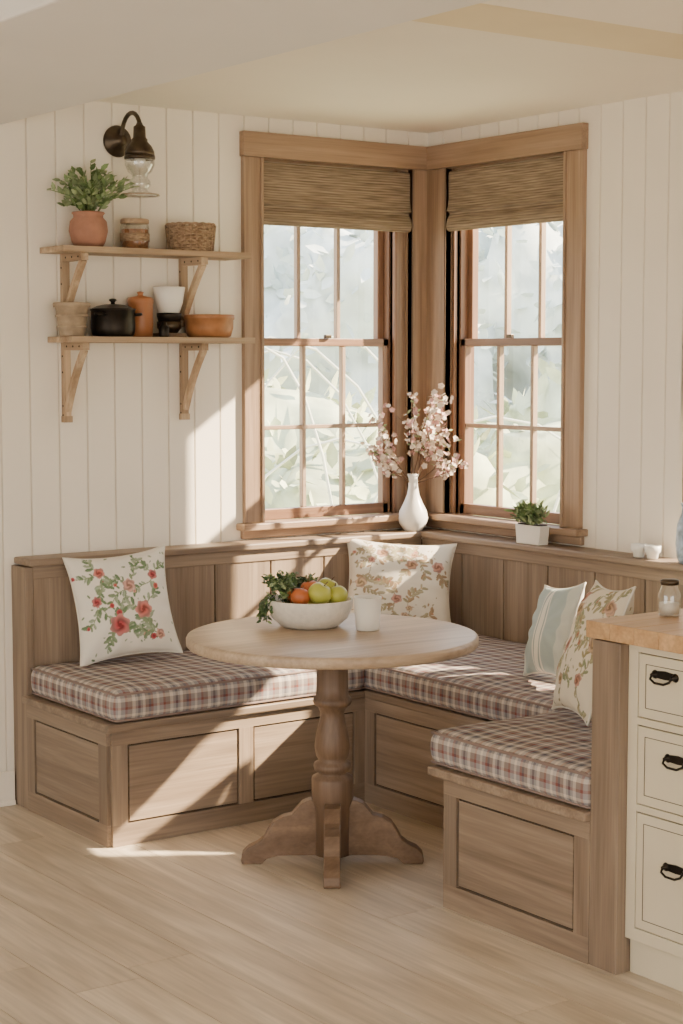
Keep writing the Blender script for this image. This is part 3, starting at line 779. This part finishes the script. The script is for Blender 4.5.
e=empty('glass_storage_jar',(JX,JY,.956)); T=Matrix.Translation((JX,JY,.956)); b=B()
b.lathe([(0,0),(.028,0),(.031,.005),(.031,.06),(.024,.075),(.022,.085)],M_jar,T,30); b.obj('glass',0,e)
b=B(); b.lathe([(0,.085),(.025,.085),(.026,.097),(.02,.10),(0,.101)],M_bronze,T,28); b.lathe([(0,.004),(.027,.004),(.027,.035),(0,.036)],M_stone,T,28); b.obj('lid_and_contents',0,e)

# ---------------------------------------------------------------- garden outside
b=B(); b.box((.4,-30,-.5),(45,45,-.45),M_grass); b.box((-20,.4,-.5),(.4,45,-.45),M_grass); b.obj('garden_ground')
def bush(name,c,r,m,sq=(1,1,1),jit=.5,nl=260):
    b=B(); b.sphere(c,r,m,seg=40,jit=jit,sq=sq)
    for k in range(nl):
        d=Vector((U(-1,1),U(-1,1),U(-.2,1))).normalized(); kk=r*(1+jit*noise.noise(d*2.3+Vector(c)*5))
        p=Vector(c)+Vector((d.x*sq[0],d.y*sq[1],d.z*sq[2]))*kk
        b.leaf(p,d+Vector((U(-1,1),U(-1,1),U(-1,1))),r*U(.08,.2),r*.07,m)
    b.obj(name)
cam=Vector((-4.75,-5.95,0))
for i in range(9):
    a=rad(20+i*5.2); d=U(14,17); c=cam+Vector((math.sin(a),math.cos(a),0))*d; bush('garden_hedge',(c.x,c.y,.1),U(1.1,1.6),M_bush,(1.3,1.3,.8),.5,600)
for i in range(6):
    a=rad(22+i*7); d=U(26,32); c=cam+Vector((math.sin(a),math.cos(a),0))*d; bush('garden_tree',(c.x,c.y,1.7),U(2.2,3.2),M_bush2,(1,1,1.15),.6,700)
b=B()
for i in range(16):
    a=rad(U(24,54)); d=U(9.5,11.5); c=cam+Vector((math.sin(a),math.cos(a),0))*d; h=U(1.2,2.3); w_=U(.5,1.1)*(1 if rnd()>.5 else -1)
    s=Vector((math.cos(a),-math.sin(a),0))
    b.tube([c+s*w_*(1-math.cos(t*.26))+Vector((0,0,-.45+h*math.sin(t*.26))) for t in range(12)],.009,M_cane,5)
b.obj('arching_shrub_canes')

# ---------------------------------------------------------------- lights / world / camera
sd=bpy.data.lights.new('sun','SUN'); sd.energy=36; sd.color=(1,.80,.55); sd.angle=rad(1.0)
so=bpy.data.objects.new('sun',sd); bpy.context.scene.collection.objects.link(so)
so.rotation_euler=Vector((-1,.64,-.70)).to_track_quat('-Z','Y').to_euler()
w=bpy.data.worlds.new('world'); bpy.context.scene.world=w; w.use_nodes=True; nt=w.node_tree
bg=nt.nodes['Background']; tc=N(nt,'ShaderNodeTexCoord'); sx=N(nt,'ShaderNodeSeparateXYZ'); nt.links.new(tc.outputs['Generated'],sx.inputs[0])
r=ramp(nt,[(.0,(.82,.72,.57)),(.5,(1.0,.945,.85)),(.60,(.93,.95,.97)),(1,(.72,.82,1.0))])
mr=N(nt,'ShaderNodeMapRange'); mr.inputs['From Min'].default_value=-1; nt.links.new(sx.outputs['Z'],mr.inputs['Value']); nt.links.new(mr.outputs[0],r.inputs['Fac'])
nt.links.new(r.outputs['Color'],bg.inputs['Color']); bg.inputs['Strength'].default_value=4.7
cd=bpy.data.cameras.new('camera'); co=bpy.data.objects.new('camera',cd); bpy.context.scene.collection.objects.link(co)
cd.sensor_fit='VERTICAL'; cd.sensor_height=36; cd.lens=1750/1024*36
yaw=rad(35.8); p=rad(5.0)
co.location=(-4.75,-5.95,1.66)
co.rotation_euler=Vector((math.sin(yaw)*math.cos(p),math.cos(yaw)*math.cos(p),-math.sin(p))).to_track_quat('-Z','Y').to_euler()
bpy.context.scene.camera=co
